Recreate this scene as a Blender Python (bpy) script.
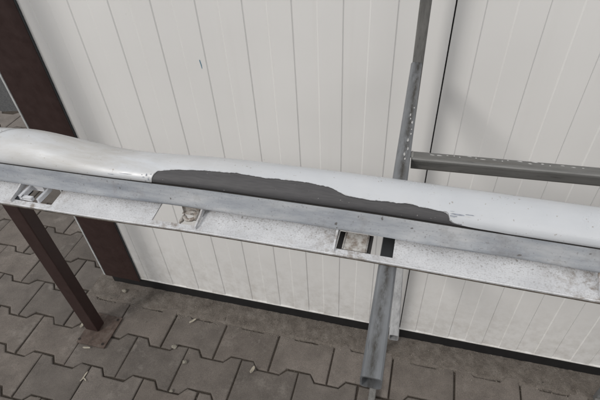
import bpy, bmesh, math, random
from mathutils import Vector, Matrix
random.seed(7)
R = math.radians
for o in list(bpy.data.objects): bpy.data.objects.remove(o)
sc = bpy.context.scene
col = sc.collection

# ------------------------------------------------------------------ camera
PIT, YAW, ROL = 0.7384, -0.2971, -0.0640
cy, sy, cp, sp, cr, sr = math.cos(YAW), math.sin(YAW), math.cos(PIT), math.sin(PIT), math.cos(ROL), math.sin(ROL)
vR = Vector((cy, -sy, 0)); vF = Vector((sy*cp, cy*cp, -sp)); vU = Vector((sy*sp, cy*sp, cp))
cR = vR*cr + vU*sr; cU = vU*cr - vR*sr
cam = bpy.data.cameras.new('camera'); cam.sensor_width = 36; cam.lens = 464.065/600*36
cam.clip_start = 0.02; cam.clip_end = 2000
cam_o = bpy.data.objects.new('camera', cam); col.objects.link(cam_o)
m = Matrix((cR, cU, -vF)).transposed().to_4x4(); m.translation = (0, -0.916, 1.4638)
cam_o.matrix_world = m
sc.camera = cam_o

# ------------------------------------------------------------------ sky, sun, exposure
SUN_EL, SUN_AZ = 38, -38          # elevation; azimuth off the wall's normal, towards the left of the viewer
w = bpy.data.worlds.new('World'); sc.world = w; w.use_nodes = True
nt = w.node_tree; nt.nodes.clear()
out = nt.nodes.new('ShaderNodeOutputWorld'); bg = nt.nodes.new('ShaderNodeBackground')
sky = nt.nodes.new('ShaderNodeTexSky'); sky.sky_type = 'NISHITA'; sky.sun_disc = False
sky.sun_elevation = R(SUN_EL); sky.sun_rotation = R(180 - SUN_AZ*-1)
sky.dust_density = 4.0; sky.air_density = 1.0; sky.ozone_density = 1.0
hs = nt.nodes.new('ShaderNodeHueSaturation'); hs.inputs['Saturation'].default_value = 0.22
veil = nt.nodes.new('ShaderNodeMix'); veil.data_type = 'RGBA'; veil.inputs[0].default_value = 0.65      # closed cloud cover
veil.inputs[7].default_value = (6.72, 6.75, 6.76, 1)
nt.links.new(sky.outputs[0], hs.inputs['Color']); nt.links.new(hs.outputs[0], veil.inputs[6]); nt.links.new(veil.outputs[2], bg.inputs[0])
nt.links.new(bg.outputs[0], out.inputs[0]); bg.inputs[1].default_value = 0.09
sun = bpy.data.lights.new('sun', 'SUN'); sun.energy = 0.95; sun.angle = R(15); sun.color = (1, 0.96, 0.91)
sun_o = bpy.data.objects.new('sun', sun); col.objects.link(sun_o)
a = R(SUN_AZ); e = R(SUN_EL)
to_sun = Vector((math.sin(a)*math.cos(e), -math.cos(a)*math.cos(e), math.sin(e)))
sun_o.rotation_euler = to_sun.to_track_quat('Z', 'Y').to_euler(); sun_o.location = to_sun*20
sc.view_settings.view_transform = 'Standard'; sc.view_settings.look = 'None'
sc.view_settings.gamma = 1; sc.view_settings.use_curve_mapping = False
sc.view_settings.exposure = 0.74
sc.render.engine = 'CYCLES'

# ------------------------------------------------------------------ material helpers
class Mat:
    def __init__(s, name, rough=0.6, metal=0.0, spec=0.5):
        s.m = bpy.data.materials.new(name); s.m.use_nodes = True
        s.t = s.m.node_tree; s.b = s.t.nodes['Principled BSDF']
        s.b.inputs['Roughness'].default_value = rough; s.b.inputs['Metallic'].default_value = metal
        s.b.inputs['Specular IOR Level'].default_value = spec
        s.co = s.n('ShaderNodeTexCoord').outputs['Object']
    def n(s, k): return s.t.nodes.new(k)
    def l(s, a, b): s.t.links.new(a, b)
    def scaled(s, vec):
        k = s.n('ShaderNodeMapping'); k.inputs['Scale'].default_value = vec; s.l(s.co, k.inputs[0]); return k.outputs[0]
    def geo(s): return s.n('ShaderNodeNewGeometry').outputs['Position']
    def noise(s, scale, detail=4, rough=0.55, co=None, dist=0.0):
        k = s.n('ShaderNodeTexNoise'); k.inputs['Scale'].default_value = scale; k.inputs['Detail'].default_value = detail
        k.inputs['Roughness'].default_value = rough; k.inputs['Distortion'].default_value = dist
        s.l(co or s.co, k.inputs['Vector']); return k.outputs['Fac']
    def ramp(s, fac, stops):
        k = s.n('ShaderNodeValToRGB'); el = k.color_ramp.elements
        while len(el) < len(stops): el.new(0.5)
        for e_, (p, c) in zip(el, stops):
            e_.position = p; e_.color = (*c, 1) if isinstance(c, tuple) else (c, c, c, 1)
        s.l(fac, k.inputs[0]); return k.outputs[0]
    def mix(s, fac, a, b, mode='MIX'):
        k = s.n('ShaderNodeMix'); k.data_type = 'RGBA'; k.blend_type = mode
        for sock, v in ((k.inputs[0], fac), (k.inputs[6], a), (k.inputs[7], b)):
            if isinstance(v, (int, float)): sock.default_value = v
            elif isinstance(v, tuple): sock.default_value = (*v, 1)
            else: s.l(v, sock)
        return k.outputs[2]
    def math(s, op, a, b=0.0):
        k = s.n('ShaderNodeMath'); k.operation = op
        for sock, v in ((k.inputs[0], a), (k.inputs[1], b)):
            if isinstance(v, (int, float)): sock.default_value = v
            else: s.l(v, sock)
        return k.outputs[0]
    def color(s, c):
        if isinstance(c, tuple): s.b.inputs['Base Color'].default_value = (*c, 1)
        else: s.l(c, s.b.inputs['Base Color'])
        return s
    def rough(s, r): s.l(r, s.b.inputs['Roughness']); return s
    def bump(s, h, strength=0.3, dist=0.002):
        k = s.n('ShaderNodeBump'); k.inputs['Strength'].default_value = strength; k.inputs['Distance'].default_value = dist
        s.l(h, k.inputs['Height']); s.l(k.outputs[0], s.b.inputs['Normal']); return s

def mat_panel():
    M = Mat('white_panel_steel', 0.42, 0, 0.4)
    g = M.geo()
    n1 = M.noise(2.2, 3, co=g); n2 = M.noise(60, 3, co=g)
    c = M.ramp(n1, [(0.3, (0.685, 0.681, 0.673)), (0.7, (0.745, 0.741, 0.732))])
    specks = M.ramp(M.noise(55, 2, 0.6, co=g), [(0.76, 0.0), (0.80, 0.55)])
    c = M.mix(specks, c, (0.42, 0.40, 0.37))
    z = M.n('ShaderNodeSeparateXYZ'); M.l(g, z.inputs[0])
    # splashed grime along the foot of the wall
    k = M.n('ShaderNodeMapRange'); M.l(z.outputs[2], k.inputs[0]); k.inputs[1].default_value = 0.35; k.inputs[2].default_value = 0.05
    k.inputs[3].default_value = 0; k.inputs[4].default_value = 0.55
    gr = M.math('MULTIPLY', k.outputs[0], M.ramp(M.noise(26, 6, 0.7, co=g), [(0.42, 0.0), (0.72, 1.0)]))
    c = M.mix(gr, c, (0.36, 0.33, 0.29))
    stv = M.n('ShaderNodeMapping'); stv.inputs['Scale'].default_value = (38, 1, 1.6); M.l(g, stv.inputs[0])
    c = M.mix(M.ramp(M.noise(1, 5, 0.6, co=stv.outputs[0]), [(0.55, 0.0), (0.78, 0.10)]), c, (0.55, 0.53, 0.50))
    c = M.mix(M.ramp(M.noise(6, 6, 0.75, co=g), [(0.58, 0.0), (0.78, 0.08)]), c, (0.50, 0.48, 0.45))
    M.color(c); M.rough(M.ramp(n2, [(0.3, 0.36), (0.7, 0.5)]))
    M.bump(M.noise(3.0, 2, co=g), 0.25, 0.004); return M.m
def mat_plain(name, c, rough=0.6, metal=0, var=0.25, scale=40, bump=0.15, spec=0.5):
    M = Mat(name, rough, metal, spec)
    n = M.noise(scale, 5, 0.6)
    lo = tuple(x*(1-var) for x in c); hi = tuple(min(1, x*(1+var)) for x in c)
    M.color(M.ramp(n, [(0.3, lo), (0.7, hi)])).bump(n, bump, 0.001); return M.m
def mat_brown():
    M = Mat('brown_coated_steel', 0.5, 0, 0.35)
    g = M.geo(); n = M.noise(30, 5, 0.65, co=g)
    c = M.ramp(n, [(0.3, (0.027, 0.0140, 0.0125)), (0.7, (0.037, 0.0205, 0.0185))])
    dust = M.ramp(M.noise(70, 6, 0.75, co=g), [(0.60, 0.0), (0.78, 0.45)])
    c = M.mix(dust, c, (0.055, 0.040, 0.034))
    M.color(c).rough(M.ramp(n, [(0.3, 0.42), (0.7, 0.62)])).bump(n, 0.1, 0.001); return M.m
def mat_rusty():
    M = Mat('rusty_plate', 0.8)
    n = M.noise(45, 6, 0.7)
    M.color(M.ramp(n, [(0.3, (0.040, 0.029, 0.024)), (0.5, (0.078, 0.054, 0.043)), (0.75, (0.13, 0.108, 0.094))])).bump(n, 0.5, 0.002); return M.m
def mat_galv(name='galvanised_tube', tint=(1, 1, 1), drips=True, axis=(1, 1, 1), stain=False):
    M = Mat(name, 0.5, 0.45, 0.5)
    st = M.scaled(axis)
    n1 = M.noise(160, 4, 0.6, co=st); n2 = M.noise(45, 5, 0.7, co=st, dist=0.5)
    t = lambda v: tuple(v*q for q in tint)
    c = M.ramp(n1, [(0.3, t(0.23)), (0.7, t(0.30))])
    c = M.mix(M.ramp(n2, [(0.50, 0.0), (0.66, 0.55)]), c, t(0.12))
    c = M.mix(M.ramp(M.noise(210, 3, 0.7, co=st), [(0.60, 0.0), (0.68, 0.45)]), c, t(0.09))
    c = M.mix(M.ramp(M.noise(18, 4, 0.6, co=st), [(0.55, 0.0), (0.7, 0.35)]), c, (0.20, 0.175, 0.145))
    if stain:
        sx = M.n('ShaderNodeSeparateXYZ'); M.l(M.geo(), sx.inputs[0])
        q = M.math('SUBTRACT', 1.0, M.math('MULTIPLY', M.math('ABSOLUTE', M.math('ADD', sx.outputs[0], 0.0075)), 150.0))
        q = M.math('MULTIPLY', M.math('MAXIMUM', q, 0.0), M.ramp(M.noise(60, 6, 0.75, co=M.scaled((1.6, 0.5, 1))), [(0.36, 0.0), (0.58, 1.0)]))
        c = M.mix(q, c, (0.055, 0.05, 0.043))
    if drips:
        c = M.mix(M.ramp(M.noise(120, 3, 0.6, dist=0.4), [(0.69, 0.0), (0.72, 0.8)]), c, (0.7, 0.7, 0.7))
    M.color(c); M.rough(M.ramp(n2, [(0.3, 0.34), (0.7, 0.6)])); M.bump(n2, 0.2, 0.0006); return M.m
def paver_nodes(M, rnd):
    g = M.geo()
    big = M.noise(1.6, 4, 0.6, co=g); mid = M.noise(14, 5, 0.65, co=g); fine = M.noise(420, 3, 0.7, co=g)
    c = M.ramp(mid, [(0.25, (0.108, 0.096, 0.087)), (0.75, (0.198, 0.178, 0.162))])
    c = M.mix(0.55, c, M.ramp(fine, [(0.32, 0.35), (0.5, 0.8), (0.68, 1.15)]), 'MULTIPLY')
    c = M.mix(0.8, c, M.ramp(big, [(0.3, 0.75), (0.7, 1.12)]), 'MULTIPLY')
    if rnd:
        oi = M.n('ShaderNodeObjectInfo')
        c = M.mix(1.0, c, M.ramp(oi.outputs['Random'], [(0, (0.74, 0.72, 0.70)), (0.35, (0.95, 0.94, 0.93)), (0.7, (1.02, 0.985, 0.955)), (1, (1.22, 1.21, 1.20))]), 'MULTIPLY')
    # pale scuffs and dark specks
    c = M.mix(M.ramp(M.noise(9, 6, 0.75, co=g), [(0.56, 0.0), (0.74, 0.45)]), c, (0.30, 0.275, 0.25))
    c = M.mix(M.ramp(M.noise(75, 3, 0.6, co=g), [(0.68, 0.0), (0.74, 0.6)]), c, (0.06, 0.052, 0.045))
    M.color(c); M.rough(M.ramp(mid, [(0.3, 0.78), (0.7, 0.95)])); M.bump(M.math('ADD', fine, mid), 0.45, 0.0018)
    return M.m
def mat_concrete():
    M = Mat('rough_concrete', 0.92, 0, 0.3)
    g = M.geo()
    n = M.noise(24, 8, 0.72, co=g); f = M.noise(260, 4, 0.7, co=g)
    c = M.ramp(n, [(0.28, (0.095, 0.080, 0.068)), (0.55, (0.165, 0.145, 0.127)), (0.8, (0.25, 0.228, 0.205))])
    c = M.mix(0.6, c, M.ramp(f, [(0.3, 0.4), (0.6, 1.1)]), 'MULTIPLY')
    M.color(c).bump(M.math('ADD', n, f), 0.7, 0.004); return M.m
def mat_sand():
    M = Mat('joint_sand', 1, 0, 0.1)
    f = M.noise(300, 4, 0.7, co=M.geo())
    M.color(M.ramp(f, [(0.3, (0.03, 0.025, 0.021)), (0.7, (0.085, 0.072, 0.06))])).bump(f, 0.8, 0.003); return M.m
def mat_asphalt():
    M = Mat('asphalt', 0.95, 0, 0.3)
    g = M.geo(); f = M.noise(90, 5, 0.8, co=g)
    M.color(M.ramp(f, [(0.3, (0.03, 0.03, 0.032)), (0.55, (0.07, 0.07, 0.07)), (0.75, (0.16, 0.155, 0.15))])).bump(f, 0.8, 0.006); return M.m
def mat_gloss():
    M = Mat('gloss_white_paint', 0.3, 0, 0.45)
    g = M.geo()
    c = M.ramp(M.noise(9, 4, 0.6, co=g), [(0.3, (0.465, 0.488, 0.52)), (0.7, (0.545, 0.563, 0.59))])
    sx = M.n('ShaderNodeSeparateXYZ'); M.l(g, sx.inputs[0])
    k = M.n('ShaderNodeMapRange'); M.l(sx.outputs[0], k.inputs[0])          # handled end: a film of dust and fingermarks
    k.inputs[1].default_value = -0.10; k.inputs[2].default_value = -0.36; k.inputs[3].default_value = 0.12; k.inputs[4].default_value = 1.0
    sc_ = M.n('ShaderNodeMapping'); sc_.inputs['Scale'].default_value = (9, 40, 40); M.l(g, sc_.inputs[0])
    film = M.math('MULTIPLY', k.outputs[0], M.ramp(M.noise(1.0, 6, 0.7, co=sc_.outputs[0], dist=0.4), [(0.32, 0.0), (0.65, 1.0)]))
    c = M.mix(M.math('MULTIPLY', film, 0.75), c, (0.37, 0.352, 0.325))
    c = M.mix(M.ramp(M.noise(250, 2, 0.5, co=g), [(0.70, 0.0), (0.735, 0.7)]), c, (0.26, 0.23, 0.20))
    fine = M.n('ShaderNodeMapping'); fine.inputs['Scale'].default_value = (14, 420, 420); M.l(g, fine.inputs[0])
    c = M.mix(M.ramp(M.noise(1, 3, 0.6, co=fine.outputs[0]), [(0.66, 0.0), (0.74, 0.25)]), c, (0.45, 0.44, 0.43))
    M.color(c); n = M.noise(30, 5, 0.7, co=g)
    M.rough(M.math('ADD', M.math('MULTIPLY', film, 0.25), M.ramp(n, [(0.3, 0.24), (0.7, 0.34)]))); M.bump(M.noise(240, 3, co=g), 0.06, 0.0004)
    M.b.inputs['Coat Weight'].default_value = 0.25; M.l(M.math('ADD', M.math('MULTIPLY', k.outputs[0], 0.4), 0.06), M.b.inputs['Coat Roughness'])
    return M.m
def mat_lip():
    M = Mat('matt_blue_grey_paint', 0.6, 0, 0.35)
    g = M.geo()
    k = M.n('ShaderNodeMapping'); k.inputs['Scale'].default_value = (10, 45, 45); M.l(g, k.inputs[0])
    c = M.ramp(M.noise(1, 5, 0.65, co=k.outputs[0]), [(0.30, (0.22, 0.240, 0.275)), (0.5, (0.34, 0.36, 0.39)), (0.70, (0.47, 0.48, 0.495))])
    c = M.mix(M.ramp(M.noise(120, 2, 0.5, co=g), [(0.70, 0.0), (0.74, 0.85)]), c, (0.10, 0.09, 0.085))
    c = M.mix(M.ramp(M.noise(420, 3, 0.6, co=g), [(0.60, 0.0), (0.70, 0.5)]), c, (0.16, 0.15, 0.145))
    c = M.mix(M.ramp(M.noise(16, 6, 0.75, co=g), [(0.54, 0.0), (0.72, 0.6)]), c, (0.20, 0.19, 0.185))
    M.color(c).bump(M.noise(160, 4, 0.7, co=g), 0.25, 0.0008); return M.m
def mat_flange():
    M = Mat('dirty_shaded_white_plastic', 0.55, 0, 0.4)
    g = M.geo()
    c = M.ramp(M.noise(30, 5, 0.65, co=g), [(0.3, (0.50, 0.51, 0.53)), (0.7, (0.63, 0.64, 0.66))])
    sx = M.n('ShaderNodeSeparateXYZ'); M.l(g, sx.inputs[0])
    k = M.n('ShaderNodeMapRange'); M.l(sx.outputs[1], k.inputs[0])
    k.inputs[1].default_value = -0.570; k.inputs[2].default_value = -0.546; k.inputs[3].default_value = 0.45; k.inputs[4].default_value = 1.0  # speckles thicken towards the lip: real dirt plus painted shade of the overhang
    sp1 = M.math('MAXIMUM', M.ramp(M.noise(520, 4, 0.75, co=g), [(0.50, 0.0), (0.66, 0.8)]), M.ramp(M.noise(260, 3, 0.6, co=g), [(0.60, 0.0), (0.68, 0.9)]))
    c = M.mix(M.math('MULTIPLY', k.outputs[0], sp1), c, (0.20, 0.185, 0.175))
    c = M.mix(M.ramp(M.noise(48, 5, 0.7, co=g), [(0.64, 0.0), (0.76, 0.35)]), c, (0.34, 0.31, 0.28))
    for cx_ in (-0.47, -0.267, -0.052, 0.2):
        q = M.math('SUBTRACT', 1.0, M.math('MULTIPLY', M.math('ABSOLUTE', M.math('SUBTRACT', sx.outputs[0], cx_)), 17.0))
        q = M.math('MULTIPLY', M.math('MAXIMUM', q, 0.0), M.ramp(M.noise(90, 5, 0.7, co=g), [(0.46, 0.0), (0.66, 1.0)]))
        c = M.mix(q, c, (0.20, 0.165, 0.135))
    M.color(c).bump(M.noise(200, 4, 0.7, co=g), 0.3, 0.0008); return M.m
def mat_bare():
    M = Mat('bare_grey_plastic', 0.6, 0, 0.4)
    g = M.geo()
    k = M.n('ShaderNodeMapping'); k.inputs['Scale'].default_value = (60, 600, 600); M.l(g, k.inputs[0])
    n = M.noise(1, 4, 0.6, co=k.outputs[0])
    c = M.ramp(n, [(0.3, (0.045, 0.044, 0.047)), (0.7, (0.066, 0.065, 0.068))])
    c = M.mix(M.ramp(M.noise(300, 2, 0.5, co=g), [(0.72, 0.0), (0.76, 0.5)]), c, (0.4, 0.39, 0.38))
    M.color(c).bump(n, 0.2, 0.0005); return M.m

PANEL = mat_panel(); BROWN = mat_brown(); RUST = mat_rusty(); GALV = mat_galv(tint=(0.80, 0.84, 0.89), drips=False, axis=(1, 0.12, 1), stain=True); GALV_RAIL = mat_galv('dull_galvanised_tube', (0.64, 0.64, 0.62), False, (0.12, 1, 1))
GALV_BROWN = mat_galv('stained_galvanised_tube', (0.84, 0.83, 0.80), False, (1, 1, 0.2))
GALV_CLEAN = mat_galv('clean_galvanised_tube', (1.7, 1.72, 1.75), False, (1, 0.3, 1))
PAVER = paver_nodes(Mat('grey_brown_paver', 0.85, 0, 0.3), True)
PAVER_FAR = paver_nodes(Mat('grey_brown_paver_field', 0.85, 0, 0.3), False)
CONC = mat_concrete(); SAND = mat_sand(); ASPH = mat_asphalt()
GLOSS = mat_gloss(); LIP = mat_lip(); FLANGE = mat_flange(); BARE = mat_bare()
BLACK = mat_plain('black_plinth_foil', (0.010, 0.010, 0.011), 0.55, bump=0.3)
SEAL = mat_plain('dark_seal', (0.018, 0.02, 0.022), 0.7)
EDGE = mat_plain('pale_steel_edge', (0.42, 0.43, 0.43), 0.5)
DARKBLUE = mat_plain('dark_blue_paint', (0.045, 0.052, 0.062), 0.5)
BLUEINK = mat_plain('blue_ink', (0.10, 0.22, 0.30), 0.5)
def mat_clip():
    M = Mat('dirty_white_clip', 0.6); n = M.noise(190, 6, 0.7)
    M.color(M.mix(M.ramp(M.noise(110, 6, 0.75), [(0.40, 0.0), (0.60, 0.85)]), M.ramp(n, [(0.3, (0.40, 0.39, 0.37)), (0.7, (0.56, 0.55, 0.535))]), (0.17, 0.13, 0.10))).bump(n, 0.5, 0.001); return M.m
CLIP = mat_clip()
CLIPW = mat_plain('white_clip', (0.60, 0.61, 0.64), 0.35, var=0.08, scale=200)
CLIPG = mat_plain('grey_clip', (0.30, 0.30, 0.28), 0.5, var=0.2, scale=200)
PALE = mat_plain('pale_leaf', (0.36, 0.33, 0.27), 0.8, var=0.3, scale=300)
STONE = mat_plain('pale_pebble', (0.20, 0.185, 0.155), 0.9, var=0.35, scale=250, bump=0.6)
ROOFM = mat_plain('grey_roof_sheet', (0.32, 0.32, 0.32), 0.6)
RUST2 = mat_plain('dark_rust', (0.018, 0.013, 0.011), 0.8)
RIMD = mat_plain('grimy_edge', (0.10, 0.085, 0.07), 0.8, var=0.6, scale=120)
BLOCKER_GREY = mat_plain('grey_render', (0.42, 0.41, 0.39), 0.9)
GROOVE = mat_plain('dark_gap', (0.03, 0.028, 0.027), 0.8)

# ------------------------------------------------------------------ object helpers
def tag(o, label=None, cat=None, group=None, kind=None):
    for k, v in (('label', label), ('category', cat), ('group', group), ('kind', kind)):
        if v: o[k] = v
    return o
def empty(name, loc):
    o = bpy.data.objects.new(name, None); col.objects.link(o); o.location = loc; o.empty_display_size = 0.05; return o
def wloc(o):
    v = Vector((0, 0, 0))
    while o: v = v + Vector(o.location); o = o.parent
    return v
def link_mesh(name, me, mat, parent=None, org=None, smooth=False):
    o = bpy.data.objects.new(name, me); col.objects.link(o)
    if parent: o.parent = parent
    if mat and not me.materials: me.materials.append(mat)
    if smooth: me.shade_smooth()
    return o
def mesh_obj(name, vs, fs, mat, parent=None, org=None, smooth=False):
    """vs in world coordinates; org = the object's own origin in the world (default: the parent's)"""
    base = wloc(parent) if parent else Vector((0, 0, 0))
    org = Vector(org) if org is not None else base
    me = bpy.data.meshes.new(name)
    me.from_pydata([tuple(Vector(v) - org) for v in vs], [], fs); me.update()
    bm = bmesh.new(); bm.from_mesh(me); bmesh.ops.recalc_face_normals(bm, faces=bm.faces[:]); bm.to_mesh(me); bm.free()
    o = link_mesh(name, me, mat, parent, smooth=smooth); o.location = org - base
    return o
def box_obj(name, lo, hi, mat, parent=None, bev=0.0, org=None, seg=2):
    lo, hi = Vector(lo), Vector(hi); c = (lo+hi)/2
    base = wloc(parent) if parent else Vector((0, 0, 0))
    org = Vector(org) if org is not None else (base if parent else Vector((c.x, c.y, lo.z)))
    bm = bmesh.new(); bmesh.ops.create_cube(bm, size=1)
    for v in bm.verts: v.co = Vector((v.co.x*(hi.x-lo.x), v.co.y*(hi.y-lo.y), v.co.z*(hi.z-lo.z))) + c - org
    if bev: bmesh.ops.bevel(bm, geom=bm.edges[:], offset=bev, segments=seg, affect='EDGES', profile=0.5)
    me = bpy.data.meshes.new(name); bm.to_mesh(me); bm.free()
    o = link_mesh(name, me, mat, parent); o.location = org - base
    return o
def ring(w, h, r, n=3):
    pts = []
    for cx, cz, a0 in ((w/2-r, h/2-r, 0), (-w/2+r, h/2-r, 90), (-w/2+r, -h/2+r, 180), (w/2-r, -h/2+r, 270)):
        for i in range(n+1):
            a_ = R(a0 + 90*i/n); pts.append((cx+r*math.cos(a_), cz+r*math.sin(a_)))
    return pts
def tube_obj(name, p0, p1, mat, parent, wd=0.02, hd=0.02, rad=0.0042, th=0.0018, up=(0, 0, 1)):
    """hollow rounded square tube with open ends from p0 to p1"""
    p0, p1 = Vector(p0), Vector(p1); d = (p1-p0).normalized(); up = Vector(up)
    side = d.cross(up).normalized(); up = side.cross(d).normalized()
    o_r = ring(wd, hd, rad); i_r = ring(wd-2*th, hd-2*th, max(rad-th, 0.0006)); k = len(o_r); vs = []
    L = (p1-p0).length; cuts = max(2, int(L/0.05)+1)
    st = [p0 + d*(L*i/(cuts-1)) for i in range(cuts)]
    for r_ in (o_r, i_r):
        for c in st: vs += [c + side*x + up*z for x, z in r_]
    fs = []
    off = k*cuts
    for j in range(cuts-1):
        for i in range(k):
            q = (i+1) % k
            fs.append((j*k+i, j*k+q, (j+1)*k+q, (j+1)*k+i))
            fs.append((off+j*k+i, off+(j+1)*k+i, off+(j+1)*k+q, off+j*k+q))
    for j in (0, cuts-1):
        for i in range(k):
            q = (i+1) % k; fs.append((j*k+i, j*k+q, off+j*k+q, off+j*k+i))
    return mesh_obj(name, vs, fs, mat, parent)

# ------------------------------------------------------------------ ground
def sheet(name, x0, y0, x1, y1, z, mat, kind='structure'):
    o = mesh_obj(name, [(x0, y0, z), (x1, y0, z), (x1, y1, z), (x0, y1, z)], [(0, 1, 2, 3)], mat, org=(0, 0, z)); tag(o, kind=kind); return o
g = sheet('ground', -400, -400, 400, 400, -0.09, ASPH)
pav = mesh_obj('pavement', [(-5, -4.0, -0.0055), (4, -4.0, -0.0055), (4, 1.75, -0.0055), (-0.5, 1.575, -0.0055), (-5, 0.41, -0.0055)], [(0, 1, 2, 3, 4)], SAND, org=(0, 0, -0.0055)); tag(pav, kind='structure')
asp = mesh_obj('asphalt_yard', [(-40, -8.5, -0.012), (-5, 0.415, -0.012), (-0.5, 1.58, -0.012), (4, 1.76, -0.012), (40, 3, -0.012), (40, 60, -0.012), (-40, 60, -0.012)], [(0, 1, 2, 3, 4, 5, 6)], ASPH, org=(0, 0, -0.012)); tag(asp, kind='structure')

# interlocking double-T stones: 0.2 m along the wall, rows 0.139 m deep
PX, PY, AMP, S0, Y0 = 0.2, 0.1395, 0.025, -0.7624, -0.084
ROW0 = Y0 - 0.135 + PY/2 + 0.006          # centre line of the row that meets the apron
def outline(gap=0.0026):
    wd, nr = (PY+AMP)/2-gap, (PY-AMP)/2-gap
    xe, xa, xb = PX/2-gap, 0.060, 0.040
    half = [(xe, wd), (xa, wd), (xb, nr), (-xb, nr), (-xa, wd), (-xe, wd)]
    return half + [(x_, -y_) for x_, y_ in reversed(half)]
def clip_poly(P, axis, lim, keep_less):
    Q = []
    for i in range(len(P)):
        a_, b_ = P[i], P[(i+1) % len(P)]
        ia = (a_[axis] <= lim) == keep_less; ib = (b_[axis] <= lim) == keep_less
        if ia: Q.append(a_)
        if ia != ib:
            t_ = (lim-a_[axis])/(b_[axis]-a_[axis]); Q.append((a_[0]+t_*(b_[0]-a_[0]), a_[1]+t_*(b_[1]-a_[1])))
    return Q
def inset(P, d):
    n = len(P); Q = []
    area = sum(P[i][0]*P[(i+1) % n][1]-P[(i+1) % n][0]*P[i][1] for i in range(n)); sg = 1 if area > 0 else -1
    for i in range(n):
        p, a_, b_ = Vector(P[i]), Vector(P[i-1]), Vector(P[(i+1) % n])
        e1, e2 = (p-a_).normalized(), (b_-p).normalized()
        n1, n2 = Vector((-e1.y, e1.x))*sg, Vector((-e2.y, e2.x))*sg
        bi = (n1+n2); bl = bi.length
        bi = bi/bl if bl > 1e-6 else n1
        q = p + bi*d/max(0.35, bi.dot(n1)); Q.append((q.x, q.y))
    return Q
def stone_geo(P, jit=0.0, rng=random):
    P = [(x_+rng.uniform(-jit, jit), y_+rng.uniform(-jit, jit)) for x_, y_ in P]
    n = len(P); in1 = inset(P, 0.0012); in2 = inset(P, 0.0042)
    vs = [(x_, y_, -0.045) for x_, y_ in P] + [(x_, y_, -0.0042) for x_, y_ in P] + [(x_, y_, -0.0013) for x_, y_ in in1] + [(x_, y_, 0) for x_, y_ in in2]
    fs = []
    for k in range(3):
        for i in range(n):
            q = (i+1) % n; fs.append((k*n+i, k*n+q, (k+1)*n+q, (k+1)*n+i))
    fs.append(tuple(range(3*n, 4*n)))
    return vs, fs
def project(p):
    X = Vector(p) - Vector((0, -0.916, 1.4638)); d = X.dot(vF)
    if d < 0.05: return None
    return (300+464.065*X.dot(cR)/d, 200-464.065*X.dot(cU)/d)
XA = -1.155                                            # left end of the concrete apron
base_meshes = []
for k in range(6):
    vs, fs = stone_geo(outline(), 0.0018)
    me = bpy.data.meshes.new('paving_stone'); me.from_pydata(vs, [], fs)
    bm = bmesh.new(); bm.from_mesh(me); bmesh.ops.recalc_face_normals(bm, faces=bm.faces[:]); bm.to_mesh(me); bm.free()
    me.materials.append(PAVER); base_meshes.append(me)
far_v, far_f = [], []
def inside_pav(x, y):
    if y > 0.41 + (x+5)*(1.575-0.41)/4.5 - 0.02: return False
    return -4.6 < x < 2.2 and -2.2 < y < 1.6
count = 0
for r_ in range(-16, 14):
    for i in range(-22, 17):
        x = S0 + PX*i + PX/2 + (PX/2 if r_ % 2 else 0); y = ROW0 + r_*PY*1.0
        if not inside_pav(x, y): continue
        if x > XA+0.1 and y > Y0+0.10: continue        # under the building and the apron
        P = [(x+px_, y+py_) for px_, py_ in outline()]
        cl = False
        if x > XA and y+0.08 > Y0: P = clip_poly(P, 1, Y0+0.03, True); cl = True
        elif y > Y0-0.02 and x+0.1 > XA: P = clip_poly(P, 0, XA+0.02, True); cl = True
        if len(P) < 3: continue
        if cl:
            ys = [p[1] for p in P]; xs = [p[0] for p in P]
            if max(ys)-min(ys) < 0.02 or max(xs)-min(xs) < 0.02: continue
        c = project((x, y, 0))
        near = c and -70 < c[0] < 670 and 70 < c[1] < 455 and count < 298
        dz_ = random.uniform(-0.0018, 0.0012); rz = random.uniform(-0.008, 0.008); rx = random.uniform(-0.008, 0.008); ry = random.uniform(-0.006, 0.006)
        if near:
            count += 1
            if cl:
                vs, fs = stone_geo([(p[0]-x, p[1]-y) for p in P], 0.0004)
                me = bpy.data.meshes.new('paving_stone'); me.from_pydata(vs, [], fs)
                bm = bmesh.new(); bm.from_mesh(me); bmesh.ops.recalc_face_normals(bm, faces=bm.faces[:]); bm.to_mesh(me); bm.free()
                me.materials.append(PAVER); rz = 0
            else: me = random.choice(base_meshes)
            o = bpy.data.objects.new('paving_stone', me); col.objects.link(o); o.parent = pav
            o.location = (x, y, dz_+0.0055)
            o.rotation_euler = (rx, ry, rz + (math.pi if (not cl and random.random() < 0.5) else 0))
        else:
            vs, fs = stone_geo([(p[0]-x, p[1]-y) for p in P], 0.0006); b0 = len(far_v)
            far_v += [(vx+x, vy+y, vz+dz_) for vx, vy, vz in vs]; far_f += [tuple(b0+q for q in f) for f in fs]
fo = mesh_obj('paving_stones', far_v, far_f, PAVER_FAR, pav); tag(fo, kind='stuff')
print('paving stones', count)

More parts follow.
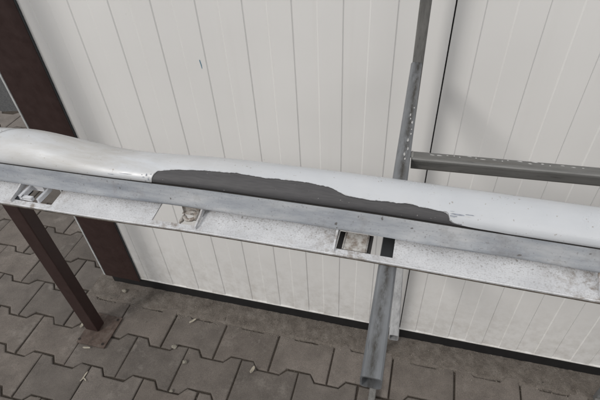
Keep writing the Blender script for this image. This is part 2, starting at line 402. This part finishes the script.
# rough concrete apron along the wall
def apron():
    vs, fs = [], []; nx, ny = 900, 16; x0, x1 = XA, 2.4
    rng = random.Random(3)
    from mathutils import noise as N
    for i in range(nx+1):
        x = x0 + (x1-x0)*i/nx
        ed = Y0 - 0.003 + 0.006*N.noise(Vector((x*14, 0, 0))) + 0.003*N.noise(Vector((x*60, 2, 0)))
        for j in range(ny+1):
            y = ed + (0.006-ed)*j/ny
            f = min(1, j/3.5)
            z = 0.0006 + f*(0.0010 + 0.003*N.noise(Vector((x*30, y*30, 1))) + 0.0022*N.noise(Vector((x*110, y*110, 4))))
            if j == 0: z = -0.007
            vs.append((x, y, z))
    for i in range(nx):
        for j in range(ny):
            a_ = i*(ny+1)+j; fs.append((a_, a_+ny+1, a_+ny+2, a_+1))
    # the part that turns the corner, beside the end of the wall
    b0 = len(vs); mx, my = 14, 60
    for i in range(mx+1):
        for j in range(my+1):
            x = XA + (-1.07-XA)*i/mx + (0.006*N.noise(Vector((3, j*0.9, 0))) if i == 0 else 0); y = 0.0055 + 0.9*j/my
            z = 0.0004 + min(1, i/2.5)*(0.002 + 0.003*N.noise(Vector((x*30, y*30, 1))))
            vs.append((x, y, z))
    for i in range(mx):
        for j in range(my):
            a_ = b0+i*(my+1)+j; fs.append((a_, a_+my+1, a_+my+2, a_+1))
    o = mesh_obj('concrete_apron', vs, fs, CONC, org=(0, 0, -0.006), smooth=True); tag(o, kind='structure')
apron()

# ------------------------------------------------------------------ panel wall
ZB, ZT = 0.055, 2.55
KX0, KP, JX = -0.9125, 0.1066, 0.0446
wall = tag(empty('panel_wall', (0, 0.05, 0)), 'white ribbed steel panel wall standing on a black plinth', 'wall', kind='thing')
def panel(x0, x1, edges):
    """edges: list of (x, 'D' recede / 'W' come forward) in order"""
    prof = [(x0, 0.012), (x0, 0.001), (x0+0.0012, 0.0)]
    y = 0.0; dp, wd = 0.0022, 0.0013
    for x, k in edges:
        ny = dp if k == 'D' else 0.0
        prof += [(x-wd, y), (x+wd, ny)]; y = ny
    prof += [(x1-0.0012, y), (x1, y+0.001), (x1, 0.012)]
    vs, fs = [], []; zs = [ZB, ZB+0.4, ZB+0.9, ZB+1.5, ZT]
    for z in zs: vs += [(x, y_, z) for x, y_ in prof]
    n = len(prof)
    for j in range(len(zs)-1):
        for i in range(n-1): fs.append((j*n+i, j*n+i+1, (j+1)*n+i+1, (j+1)*n+i))
    b = len(vs); vs += [(x0, 0.08, ZB), (x1, 0.08, ZB), (x1, 0.08, ZT), (x0, 0.08, ZT)]
    fs += [(b, b+1, b+2, b+3), tuple([b]+list(range(n))+[b+1]), tuple([b+3]+list(range((len(zs)-1)*n, len(zs)*n))+[b+2])]
    return mesh_obj('panel', vs, fs, PANEL, wall)
e1 = []
for k in range(0, 9): e1 += [(KX0+KP*k, 'D'), (KX0+KP*(k+0.5), 'W')]
e1 = [(-0.9658+0.03, 'W')] + e1 if False else e1
p1 = panel(-0.99, JX-0.0014, e1)
for q in (0, 1):
    b = JX + 1.0*q; e2 = []
    for k in range(9): e2 += [(b+KP*(k+0.5), 'D'), (b+KP*(k+1), 'W')]
    panel(b+0.0014, b+1.0-0.0014, [t_ for t_ in e2 if t_[0] < b+0.99])
for q in (0, 1): box_obj('joint_seal', (JX+q-0.006, 0.013, ZB+0.001), (JX+q+0.006, 0.02, ZT-0.001), SEAL, wall)
box_obj('plinth', (-1.085, 0.0035, -0.03), (2.044, 0.075, ZB-0.0005), BLACK, wall, 0.002)
box_obj('panel_foot_trim', (-0.945, -0.0012, ZB-0.0005), (2.044, 0.0034, ZB+0.0035), PANEL, wall)
tr = box_obj('corner_trim', (-1.100, -0.006, ZB-0.012), (-0.949, 0.004, ZT), BROWN, wall, 0.0015); tag(tr, label='dark brown steel trim covering the corner of the wall')
box_obj('side_trim', (-1.1005, 0.0045, ZB-0.012), (-1.09, 0.15, ZT), BROWN, wall)
box_obj('trim_edge', (-1.1065, -0.0075, ZB-0.008), (-1.1008, 0.003, ZT), EDGE, wall)
box_obj('trim_shadow_line', (-0.9485, -0.0055, ZB-0.004), (-0.945, -0.0015, ZT), SEAL, wall)  # dark strip standing in for the shadow line beside the trim
box_obj('side_wall', (-1.0895, 0.0815, -0.03), (-1.02, 0.9, ZT), PANEL, wall)
ink = mesh_obj('ink_mark', [(-0.5028, -0.0003, 0.991), (-0.5003, -0.0003, 0.9915), (-0.4985, -0.0003, 0.978), (-0.4988, -0.0003, 0.969), (-0.5003, -0.0003, 0.970), (-0.5012, -0.0003, 0.980)], [(0, 1, 2, 3, 4, 5)], BLUEINK, wall)

# ------------------------------------------------------------------ unseen building, added behind the viewer to shape the light
blocker = tag(empty('light_blocker_building', (2.6, -4.4, 0)), 'plain grey unseen building added behind the viewer to shape the light', 'building')
box_obj('wall', (-0.75, -6.9, -0.05), (6.0, -3.05, 2.7), BLOCKER_GREY, blocker)
box_obj('roof', (-0.95, -7.1, 2.7), (6.2, -2.85, 2.82), ROOFM, blocker)
for wx_ in (1.2, 3.4):
    f_ = box_obj('window', (wx_, -3.052, 1.2), (wx_+1.1, -3.02, 2.2), EDGE, blocker)
    box_obj('pane', (wx_+0.06, -3.03, 1.26), (wx_+1.04, -3.012, 2.14), SEAL, f_)

# ------------------------------------------------------------------ brown post on its base plate
post = tag(empty('steel_post', (-1.0, -0.215, 0.0)), 'dark brown square steel post bolted to the paving by a rusty plate', 'post')
plate = box_obj('base_plate', (-1.066, -0.277, 0.0005), (-0.954, -0.150, 0.0075), RUST, post, 0.001)
shaft = box_obj('shaft', (-1.062, -0.224, 0.0078), (-1.009, -0.184, 2.5), BROWN, post, 0.003)
for v in shaft.data.vertices: v.co.x -= 0.022*v.co.z
for bx_, by_ in ((-0.967, -0.264), (-1.062, -0.264), (-0.966, -0.162), (-1.062, -0.162)):
    bm = bmesh.new(); bmesh.ops.create_cone(bm, segments=12, radius1=0.0052, radius2=0.005, depth=0.0012, cap_ends=True)
    me = bpy.data.meshes.new('bolt'); bm.to_mesh(me); bm.free()
    o = link_mesh('bolt', me, RUST2, plate); o.location = Vector((bx_, by_, 0.0078)) - wloc(plate)

# ------------------------------------------------------------------ galvanised rack
rack = tag(empty('metal_rack', (-0.01, -0.16, 0)), 'galvanised square tube rack with a cross rail holding up the sill', 'rack')
AZ = 1.055                                              # centre height of the upper arms
from mathutils import noise as NZ
DRIP = mat_plain('white_paint_drip', (0.40, 0.40, 0.395), 0.6, var=0.35, scale=200)
UY = -0.078
def rack_bay(ux, show):
    tube_obj('upright', (ux, UY, 0.001), (ux, UY, 1.196), GALV_BROWN if show else GALV, rack, up=(0, 1, 0))
    tube_obj('upright_extension', (ux, UY, 1.1965), (ux, UY, 1.9), DARKBLUE, rack, 0.0196, 0.0196, up=(0, 1, 0))
    a_ = tube_obj('arm', (ux+0.003, -0.712, AZ), (ux-0.002, UY-0.0105, AZ), GALV, rack)
    box_obj('under_sill_shade', (ux-0.0075, -0.578, AZ+0.0099), (ux+0.0095, -0.490, AZ+0.0112), SEAL, a_)  # dark strip on the arm, painted shade seen through the flange opening
    tube_obj('foot', (ux-0.004, -0.62, 0.0125), (ux-0.004, UY-0.0105, 0.0125), GALV_BROWN, rack, 0.022, 0.022)
rack_bay(-0.0095, True); rack_bay(0.66, False)
la = tube_obj('lower_arm', (0.0182, -0.372, 0.59), (0.0066, -0.072, 0.59), GALV_CLEAN, rack)
tube_obj('rail', (0.0025, -0.366, AZ-0.005), (0.649, -0.341, AZ-0.005), GALV_RAIL, rack)
# weld beads
for wx in (0.0025,):
    vs = []; fs = []
    bm = bmesh.new(); bmesh.ops.create_uvsphere(bm, u_segments=8, v_segments=6, radius=1)
    for v in bm.verts: v.co = Vector((wx, -0.366, AZ+0.0045)) + Vector((v.co.x*0.003, v.co.y*0.009, v.co.z*0.0022)) - wloc(rack)
    me = bpy.data.meshes.new('weld'); bm.to_mesh(me); bm.free(); link_mesh('weld', me, GALV_BROWN, rack, smooth=True)

def drip(parent, p, r, sd):
    bm = bmesh.new(); bmesh.ops.create_icosphere(bm, subdivisions=2, radius=1); c = Vector(p) - wloc(parent)
    for v in bm.verts:
        d_ = v.co.normalized(); k = 1+0.4*NZ.noise(d_*1.7+Vector((sd, 0, 0))); v.co = Vector((d_.x*r[0]*k, d_.y*r[1]*k, d_.z*r[2]*k)) + c
    me = bpy.data.meshes.new('paint_drip'); bm.to_mesh(me); bm.free(); link_mesh('paint_drip', me, DRIP, parent, smooth=True)
rail_o = [o for o in rack.children if o.name.startswith('rail')][0]; arm_o = [o for o in rack.children if o.name.startswith('arm')][0]
rg = random.Random(21); x = 0.030
while x < 0.235:
    drip(rail_o, (x, -0.3605+0.0385*x+rg.uniform(-0.0040, 0.0010), AZ+0.0050), (rg.uniform(0.0008, 0.0045), rg.uniform(0.0005, 0.0012), 0.0004), x*50); x += rg.uniform(0.005, 0.016)
y = -0.385
while y < -0.235:
    drip(arm_o, (-0.0075+rg.uniform(-0.001, 0.005), y, AZ+0.0098), (rg.uniform(0.0008, 0.0016), rg.uniform(0.0015, 0.0050), 0.0005), y*70); y += rg.uniform(0.009, 0.022)

# ------------------------------------------------------------------ car sill
YF, ZF, XL, XR = -0.583, 1.0672, -0.78, 0.80
sill = tag(empty('side_skirt', (0, -0.53, ZF)), 'white car sill panel with a long peeled grey patch lying on the rack', 'side skirt')
def interp(x, xs, ys):
    if x <= xs[0]: return ys[0]
    for i in range(len(xs)-1):
        if x <= xs[i+1]: t_ = (x-xs[i])/(xs[i+1]-xs[i]); return ys[i]+t_*(ys[i+1]-ys[i])
    return ys[-1]
def sm(x, xs, ys):
    return sum(interp(x+d_, xs, ys) for d_ in (-0.034, -0.022, -0.011, 0, 0.011, 0.022, 0.034))/7
CX = [-0.80, -0.535, -0.491, -0.44, -0.384, -0.329, -0.273, -0.181, 0.185, 0.8]
CD = [0.002, 0.009, 0.0132, 0.0067, -0.0016, -0.006, -0.003, 0, -0.0005, -0.001]
BX = [-0.8, -0.515, -0.365, -0.23, -0.03, 0.068, 0.2, 0.8]
BD = [-0.004, -0.0015, -0.0005, 0.0032, 0.003, 0.0006, -0.002, -0.012]
def bow(x): return sm(x, BX, BD)                        # the long part is not quite straight
SKIN = [(-.0333, .0412), (-.0322, .0425), (-.0316, .0447), (-.033, .0485), (-.038, .0540), (-.046, .0592), (-.055, .0625), (-.064, .0628), (-.072, .0605), (-.079, .0558), (-.085, .049), (-.0885, .040), (-.090, .028), (-.091, .0)]
SL = [0.0]
for i in range(1, len(SKIN)): SL.append(SL[-1]+math.dist(SKIN[i], SKIN[i-1]))
def catmull(v):
    i = 0
    while i < len(SL)-2 and v > SL[i+1]: i += 1
    t_ = min(1, max(0, (v-SL[i])/(SL[i+1]-SL[i])))
    p0, p1_, p2, p3 = SKIN[max(i-1, 0)], SKIN[i], SKIN[i+1], SKIN[min(i+2, len(SKIN)-1)]
    return tuple(0.5*(2*p1_[k]+(p2[k]-p0[k])*t_+(2*p0[k]-5*p1_[k]+4*p2[k]-p3[k])*t_*t_+(3*p1_[k]-p0[k]-3*p2[k]+p3[k])*t_**3) for k in (0, 1))
def S(x, v, off=0.0):
    n, z = catmull(v)
    n2, z2 = catmull(min(v+0.0008, SL[-1])); n1, z1 = catmull(max(v-0.0008, 0))
    tn, tz = n2-n1, z2-z1; l_ = math.hypot(tn, tz) or 1; nn, nz = -(-tz)/l_, -tn/l_     # outward normal in the section
    wgt = min(1, max(0, v/0.048)); wgt = wgt*wgt*(3-2*wgt)
    if z < 0.03: wgt *= max(0, z/0.03)
    z = z + sm(x, CX, CD)*wgt
    # a shallow step where the moulded end begins
    xc = -0.525 + 1.5*(v-0.035)
    off2 = off - (0.0013 if x < xc else 0.0)
    return (x, YF + bow(x) - (n+nn*off2), ZF + z + nz*off2)
PX_ = [-0.2985, -0.2967, -0.2948, -0.2909, -0.2693, -0.2501, -0.2374, -0.1936, -0.1602, -0.1155, -0.0922, -0.0801, -0.0634, -0.0401, 0.0043, 0.0335, 0.0433, 0.0478, 0.0486, 0.0530, 0.0605, 0.075, 0.098, 0.118]
PV_ = [0.0, 0.0095, 0.0138, 0.0187, 0.0227, 0.0242, 0.0250, 0.0268, 0.0254, 0.0268, 0.0254, 0.0242, 0.0179, 0.0162, 0.0185, 0.0162, 0.0150, 0.0124, 0.0078, 0.0055, 0.0042, 0.003, 0.0022, 0.0]
from mathutils import noise as NZ
def patch_v(x):
    if x <= PX_[0] or x >= PX_[-1]: return 0.0
    b = interp(x, PX_, PV_)
    if b > 0.006: b += 0.0008*NZ.noise(Vector((x*80, 0, 0))) + 0.0006*NZ.noise(Vector((x*330, 3, 0))) + 0.0003*NZ.noise(Vector((x*900, 5, 0)))
    return max(b, 0)
def skin():
    xs = []; x = XL
    while x < XR:
        xs.append(x); x += 0.0012 if (-0.55 < x < -0.45 or -0.305 < x < 0.13) else 0.004
    xs.append(XR)
    NV = 40; vtop = SL[-1]
    vs, fs = [], []
    for x in xs:
        pv = patch_v(x)
        for j in range(NV+1):
            t_ = j/NV
            vs.append(S(x, pv + (vtop-pv)*t_))
    n = NV+1
    for i in range(len(xs)-1):
        for j in range(NV): fs.append((i*n+j, (i+1)*n+j, (i+1)*n+j+1, i*n+j+1))
    for i, rev in ((0, 1), (len(xs)-1, 0)): fs.append(tuple(range(i*n, i*n+n)))
    o = mesh_obj('outer_skin', vs, fs, GLOSS, sill, smooth=True)
    o.data.set_sharp_from_angle(angle=R(40))
    tag(o, label='glossy white painted outer face')
    # bare plastic where the paint has peeled away, a little below the paint
    vs, fs = [], []; px = [x for x in xs if PX_[0]-0.002 < x < PX_[-1]+0.002]; M_ = 10
    for x in px:
        pv = patch_v(x)
        for j in range(M_+1): vs.append(S(x, (pv+0.0002)*j/M_, -0.0006))
        vs.append(S(x, pv+0.0001, 0.00005))
    n = M_+2
    for i in range(len(px)-1):
        for j in range(n-1): fs.append((i*n+j, (i+1)*n+j, (i+1)*n+j+1, i*n+j+1))
    o = mesh_obj('bare_patch', vs, fs, BARE, sill, smooth=True); tag(o, label='dark grey bare plastic where the paint has peeled')
skin()
def seam():
    vs, fs = [], []; n = 24
    for i in range(n+1):
        v = 0.012 + 0.048*i/n; xc = -0.525 + 1.5*(v-0.035); hw = 0.0005
        vs += [S(xc-hw, v, 0.0016 if xc-hw < xc else 0.0003), S(xc+hw, v, 0.0003)]
    for i in range(n): fs.append((2*i, 2*i+1, 2*i+3, 2*i+2))
    mesh_obj('seam', vs, fs, GROOVE, sill)
seam()
def extrude_prof(name, prof, x0, x1, mat, step=0.006, wob=0.0, closed=False, smooth=True, freq=9):
    nx = max(1, int((x1-x0)/step)); vs, fs = [], []; n = len(prof)
    for i in range(nx+1):
        x = x0+(x1-x0)*i/nx
        for k, (p, z) in enumerate(prof):
            wn = wob*min(1, max(0, (k-2)/5))*NZ.noise(Vector((x*freq, k*0.15, 0))) if wob else 0
            vs.append((x, YF + bow(x) - p - wn, ZF + z + wn*0.6))
    for i in range(nx):
        for k in range(n if closed else n-1):
            q = (k+1) % n; fs.append((i*n+k, (i+1)*n+k, (i+1)*n+q, i*n+q))
    if closed: fs += [tuple(range(n)), tuple(range(nx*n, nx*n+n))]
    o = mesh_obj(name, vs, fs, mat, sill, smooth=smooth)
    if smooth: o.data.set_sharp_from_angle(angle=R(35))
    return o
extrude_prof('edge_gap', [(-.0331, .0420), (-.0352, .0414), (-.0352, .0406), (-.0327, .0406), (-.0325, .0402)], XL+.002, XR-.002, GROOVE, 0.02)
lipo = extrude_prof('lower_lip', [(-.0380, .0400), (-.0336, .0402), (-.0322, .0397), (-.0312, .0350), (-.0300, .0290), (-.0284, .0230), (-.0272, .0185), (-.0268, .0155), (-.0276, .0126), (-.0300, .0106), (-.0345, .0094), (-.040, .010), (-.041, .02)], XL+.001, XR-.001, LIP, 0.005, 0.0042, freq=11)
tag(lipo, label='matt blue grey lower lip speckled with dirt')
# flange: a front rim along the whole length, with the plate behind it broken by clip openings
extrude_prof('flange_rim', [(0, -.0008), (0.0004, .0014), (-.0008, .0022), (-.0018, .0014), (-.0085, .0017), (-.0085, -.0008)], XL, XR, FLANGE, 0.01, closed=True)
extrude_prof('rim_edge', [(.0006, -.0022), (.0006, -.0009), (-.0025, -.0009), (-.0025, -.0022)], XL, XR, RIMD, 0.02, closed=True)
ZPL = [(-.0086, .0017), (-.020, .0026), (-.0395, .0045), (-.0395, .0025), (-.020, .0006), (-.0086, -.0003)]
segs = [(XL, -0.5015), (-0.4415, -0.2975), (-0.2360, -0.0675), (-0.0035, 0.2035), (0.262, XR)]
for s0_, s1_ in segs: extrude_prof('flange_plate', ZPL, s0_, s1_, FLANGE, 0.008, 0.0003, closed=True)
def rib(x, h=0.011, th=0.0011):
    prof = [(-.0030, .0016), (-.034, .0042), (-.034, .0035+h), (-.020, .003+h*0.55), (-.0035, .0055)]
    vs = []
    for dx in (-th, th): vs += [(x+dx, YF+bow(x)-p, ZF+z) for p, z in prof]
    n = len(prof); fs = [tuple(range(n)), tuple(range(n, 2*n))] + [(k, (k+1) % n, n+(k+1) % n, n+k) for k in range(n)]
    return mesh_obj('rib', vs, fs, FLANGE, sill)
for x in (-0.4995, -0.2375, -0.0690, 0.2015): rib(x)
def piece(name, x0, x1, n0, n1, z0, z1, mat, bev=0.0012, lab=None, par=None):
    xm = (x0+x1)/2
    o = box_obj(name, (x0, YF+bow(xm)-n0, ZF+z0), (x1, YF+bow(xm)-n1, ZF+z1), mat, par or sill, bev)
    if lab: tag(o, label=lab)
    return o
def lump(name, x, n, z, rx, rn, rz, mat, amp=0.25, seed=0):
    bm = bmesh.new(); bmesh.ops.create_icosphere(bm, subdivisions=3, radius=1)
    c = Vector((x, YF+bow(x)-n, ZF+z)) - wloc(sill)
    for v in bm.verts:
        d_ = v.co.normalized(); k = 1 + amp*NZ.noise(d_*2.2+Vector((seed, 0, 0))) + amp*0.5*NZ.noise(d_*5+Vector((0, seed, 0)))
        v.co = Vector((d_.x*rx*k, d_.y*rn*k, d_.z*rz*k)) + c
    me = bpy.data.meshes.new(name); bm.to_mesh(me); bm.free(); return link_mesh(name, me, mat, sill, smooth=True)
# opening with the bent metal clip
cl = piece('clip', -0.4925, -0.4705, -0.0375, -0.0335, -0.001, 0.010, CLIPW, 0.0008, 'bright bent spring clip in the left opening')
for args in ((-0.4925, -0.4885, -0.0335, -0.0120, 0.0005, 0.0065), (-0.4885, -0.4740, -0.0155, -0.0120, 0.0, 0.0045), (-0.4620, -0.4592, -0.0345, -0.0095, 0.002, 0.0075)):
    piece('clip_arm', *args, CLIPW, 0.0008, par=cl)
piece('clip_side', -0.4982, -0.4935, -0.0345, -0.0105, -0.006, 0.0015, DARKBLUE, 0.0006)
# opening with the lump of sealant round a clip
hk = piece('clip', -0.2660, -0.2405, -0.0385, -0.0335, -0.004, 0.010, CLIP, 0.003)
def hook():
    vs, fs = [], []; n, k = 18, 8
    for i in range(n+1):
        a_ = R(-125 + 290*i/n); c = Vector((-0.2525+0.0068*math.cos(a_), 0, 0)); nn = -0.0235+0.0072*math.sin(a_); rr = 0.0030*(0.8+0.35*NZ.noise(Vector((i*0.5, 0, 0))))
        for q in range(k):
            b_ = 2*math.pi*q/k
            x = c.x+rr*math.cos(b_)*math.cos(a_); vs.append((x, YF+bow(x)-(nn+rr*math.cos(b_)*math.sin(a_)), ZF+0.0018+rr*math.sin(b_)*0.9))
    for i in range(n):
        for q in range(k): fs.append((i*k+q, i*k+(q+1) % k, (i+1)*k+(q+1) % k, (i+1)*k+q))
    fs += [tuple(range(k)), tuple(range(n*k, n*k+k))]
    mesh_obj('hook', vs, fs, CLIP, hk, smooth=True)
hook()
lump('sealant', -0.2622, -0.0190, -0.001, 0.0022, 0.0075, 0.0030, CLIP, 0.3, 1)
lump('sealant', -0.2445, -0.0270, 0.002, 0.0035, 0.0095, 0.0045, CLIP, 0.3, 4)
# opening with the dirty pad beside the arm
pd = piece('clip_base', -0.0668, -0.0285, -0.0385, -0.0088, -0.0030, -0.0012, GROOVE, 0.0004, 'dark recessed base of the opening beside the arm')
piece('pad', -0.0592, -0.0338, -0.0352, -0.0112, -0.0016, 0.0014, CLIP, 0.0014, 'dirty white pad set in the opening', par=pd)
piece('clip', 0.2035, 0.2590, -0.0360, -0.0100, -0.003, 0.0065, CLIPG, 0.0012)
for (bx_, bn_) in ((0.2060, -0.0325), (0.2065, -0.0135)): lump('rivet', bx_, bn_, 0.0068, 0.0018, 0.0018, 0.0012, GROOVE, 0.1)
# chips of paint at both ends of the peeled patch
def chip(x, v, dx, dv, mat, sd=0):
    rng = random.Random(sd); vs = [S(x, v, 0.0002)]; k = 11
    for i in range(k):
        a_ = 2*math.pi*i/k; q = rng.uniform(0.6, 1.2); vs.append(S(x+dx*math.cos(a_)*q, max(0.0005, v+dv*math.sin(a_)*q), 0.0002))
    return mesh_obj('paint_chip', vs, [(0, 1+i, 1+(i+1) % k) for i in range(k)], mat, sill)
CHIP = mat_plain('blue_grey_primer', (0.25, 0.27, 0.31), 0.6, var=0.3, scale=300)
for i, (x, v, dx, dv) in enumerate(((0.0555, 0.0150, 0.0070, 0.0010), (0.0680, 0.0163, 0.0050, 0.0007), (0.0520, 0.0128, 0.0035, 0.0012), (-0.3045, 0.0120, 0.0012, 0.0020), (-0.3080, 0.0090, 0.0018, 0.0008), (-0.3015, 0.0065, 0.0012, 0.0012), (-0.333, 0.0105, 0.0090, 0.0005), (-0.3520, 0.0075, 0.0060, 0.0004))):
    chip(x, v, dx, dv, CHIP, i)
SANDED = mat_plain('sanded_primer', (0.46, 0.47, 0.48), 0.7, var=0.12, scale=300)
rg = random.Random(12)
FEATHER = mat_plain('feathered_primer', (0.24, 0.245, 0.255), 0.7, var=0.35, scale=260)
def feather():
    vs, fs = [], []; x = PX_[0]+0.0012; xe = 0.062
    while x < xe:
        pv = patch_v(x); tip = max(0, 1-(x-PX_[0])/0.03) + max(0, 1-(0.055-x)/0.03 if x < 0.055 else 1)
        w_ = max(0.00005, (0.0004+0.0010*tip)*(1+1.6*NZ.noise(Vector((x*120, 9, 0)))+1.0*NZ.noise(Vector((x*500, 2, 0)))))
        vs += [S(x, pv+0.00005, 0.00012), S(x, pv+w_, 0.00012)]; x += 0.0012
    fs = [(2*i, 2*i+1, 2*i+3, 2*i+2) for i in range(len(vs)//2-1)]
    mesh_obj('feathered_edge', vs, fs, FEATHER, sill)
feather()
for i in range(9): chip(0.050+rg.random()**1.6*0.030, rg.uniform(0.008, 0.0185), rg.uniform(0.0008, 0.0040), rg.uniform(0.0003, 0.0008), SANDED if i % 3 else CHIP, 40+i)
for i in range(7): chip(-0.299-rg.random()**1.6*0.012, rg.uniform(0.003, 0.016), rg.uniform(0.0006, 0.0018), rg.uniform(0.0003, 0.0010), SANDED if i % 3 else CHIP, 70+i)
for i in range(16):
    x = rg.uniform(-0.285, 0.04); chip(x, patch_v(x)+rg.uniform(0.0004, 0.0016), rg.uniform(0.0015, 0.007), rg.uniform(0.0003, 0.0006), SANDED, 100+i)

# ------------------------------------------------------------------ litter on the paving
def scrap(loc, ln, wd, rz, mat, label, cat, curl=0.35, name='leaf_scrap', sd=0):
    rng = random.Random(sd); vs, fs = [], []; n = 7
    for i in range(n+1):
        t_ = i/n - 0.5; w_ = wd*(0.35+0.65*math.sin(math.pi*(i+0.6)/(n+1.2)))
        for s_ in (-1, 0, 1):
            z = 0.0015 + abs(s_)*wd*curl + (t_*t_)*ln*0.5*curl + 0.001*rng.random()
            x_, y_ = t_*ln, s_*w_/2 + 0.15*ln*math.sin(t_*3)
            vs.append((x_*math.cos(rz)-y_*math.sin(rz), x_*math.sin(rz)+y_*math.cos(rz), z))
    for i in range(n):
        for s_ in (0, 1): fs.append((i*3+s_, i*3+s_+1, i*3+s_+4, i*3+s_+3))
    me = bpy.data.meshes.new(name); me.from_pydata(vs, [], fs)
    o = link_mesh(name, me, mat, smooth=True); o.location = loc
    md = o.modifiers.new('thickness', 'SOLIDIFY'); md.thickness = 0.0006
    tag(o, label, cat, 'litter lying on the paving')
def pebble(loc, r, mat, label, cat='pebble', sd=0):
    bm = bmesh.new(); bmesh.ops.create_icosphere(bm, subdivisions=3, radius=1)
    for v in bm.verts:
        d_ = v.co.normalized(); k = 1+0.35*NZ.noise(d_*1.8+Vector((sd, 1, 0)))+0.15*NZ.noise(d_*5+Vector((sd, 0, 2)))
        v.co = Vector((d_.x*r[0]*k, d_.y*r[1]*k, d_.z*r[2]*k + r[2]*0.85))
    me = bpy.data.meshes.new('pebble'); bm.to_mesh(me); bm.free(); o = link_mesh('pebble', me, mat, smooth=True); o.location = loc
    tag(o, label, cat, 'litter lying on the paving')
scrap((-1.088, -0.209, 0), 0.022, 0.012, 1.2, PALE, 'pale curled leaf scrap beside the back corner of the rusty base plate', 'leaf', sd=1)
scrap((-1.018, -0.288, 0), 0.026, 0.008, -0.2, PALE, 'short pale stick scrap touching the front of the rusty base plate', 'leaf', sd=2)
scrap((-0.963, -0.385, 0), 0.036, 0.006, 1.1, PALE, 'long thin pale leaf scrap on the joint in front of the post', 'leaf', sd=3)
scrap((-0.955, -0.393, 0), 0.018, 0.005, 2.3, PALE, 'tiny pale leaf scrap crossing the long thin one', 'leaf', sd=9)
scrap((-0.690, -0.103, 0), 0.026, 0.009, 0.5, PALE, 'pale leaf scrap against the edge of the concrete apron', 'leaf', 0.6, sd=4)
pebble((-0.712, -0.212, 0), (0.010, 0.008, 0.003), STONE, 'flat grey pebble on the zigzag joint below the apron', sd=2)
pebble((-0.650, -0.258, 0), (0.008, 0.007, 0.005), STONE, 'round tan pebble in the second row of paving stones', sd=5)
scrap((-0.412, -0.234, 0), 0.024, 0.012, 0.9, PALE, 'pale bent leaf scrap lying alone under the peeled sill', 'leaf', 0.7, sd=6)
pebble((-1.012, -0.036, 0.003), (0.011, 0.007, 0.005), STONE, 'pale pebble on the concrete apron under the brown trim', sd=8)
pebble((-0.650, -0.362, 0), (0.006, 0.005, 0.003), STONE, 'small grey pebble in the front row of paving stones', sd=11)

# grit swept into the joints and along the apron: too many and too small to count
def grit():
    rng = random.Random(77); vs, fs = [], []
    def grain(x, y, z, r):
        b = len(vs); a0 = rng.uniform(0, 6.28)
        for k in range(4): vs.append((x+r*math.cos(a0+k*1.57)*rng.uniform(0.7, 1.3), y+r*math.sin(a0+k*1.57)*rng.uniform(0.7, 1.3), z))
        vs.append((x+rng.uniform(-r, r)*0.3, y+rng.uniform(-r, r)*0.3, z+r*rng.uniform(0.5, 1.0)))
        fs.extend([(b+k, b+(k+1) % 4, b+4) for k in range(4)])
    for i in range(1500):                      # along the edge of the apron
        grain(rng.uniform(-1.15, 1.2), Y0+rng.gauss(-0.004, 0.012), 0.001, rng.uniform(0.0005, 0.0019))
    for i in range(1300):                      # on the zigzag joints
        r_ = rng.randint(-5, 1); x = rng.uniform(-2.0, 1.0); y = ROW0+(r_-0.5)*PY+rng.gauss(0, 0.012)
        if y < Y0-0.01: grain(x, y, 0.0, rng.uniform(0.0004, 0.0015))
    for i in range(900): grain(rng.uniform(-1.1, 1.2), -rng.random()**2*0.07-0.001, 0.003, rng.uniform(0.0005, 0.0018))
    o = mesh_obj('grit', vs, fs, GRIT, org=(0, 0, 0)); tag(o, 'fine pale grit swept along the apron and the paving joints', 'grit', kind='stuff')
GRIT = mat_plain('grit_grain', (0.20, 0.18, 0.15), 0.9, var=0.6, scale=60)
grit()
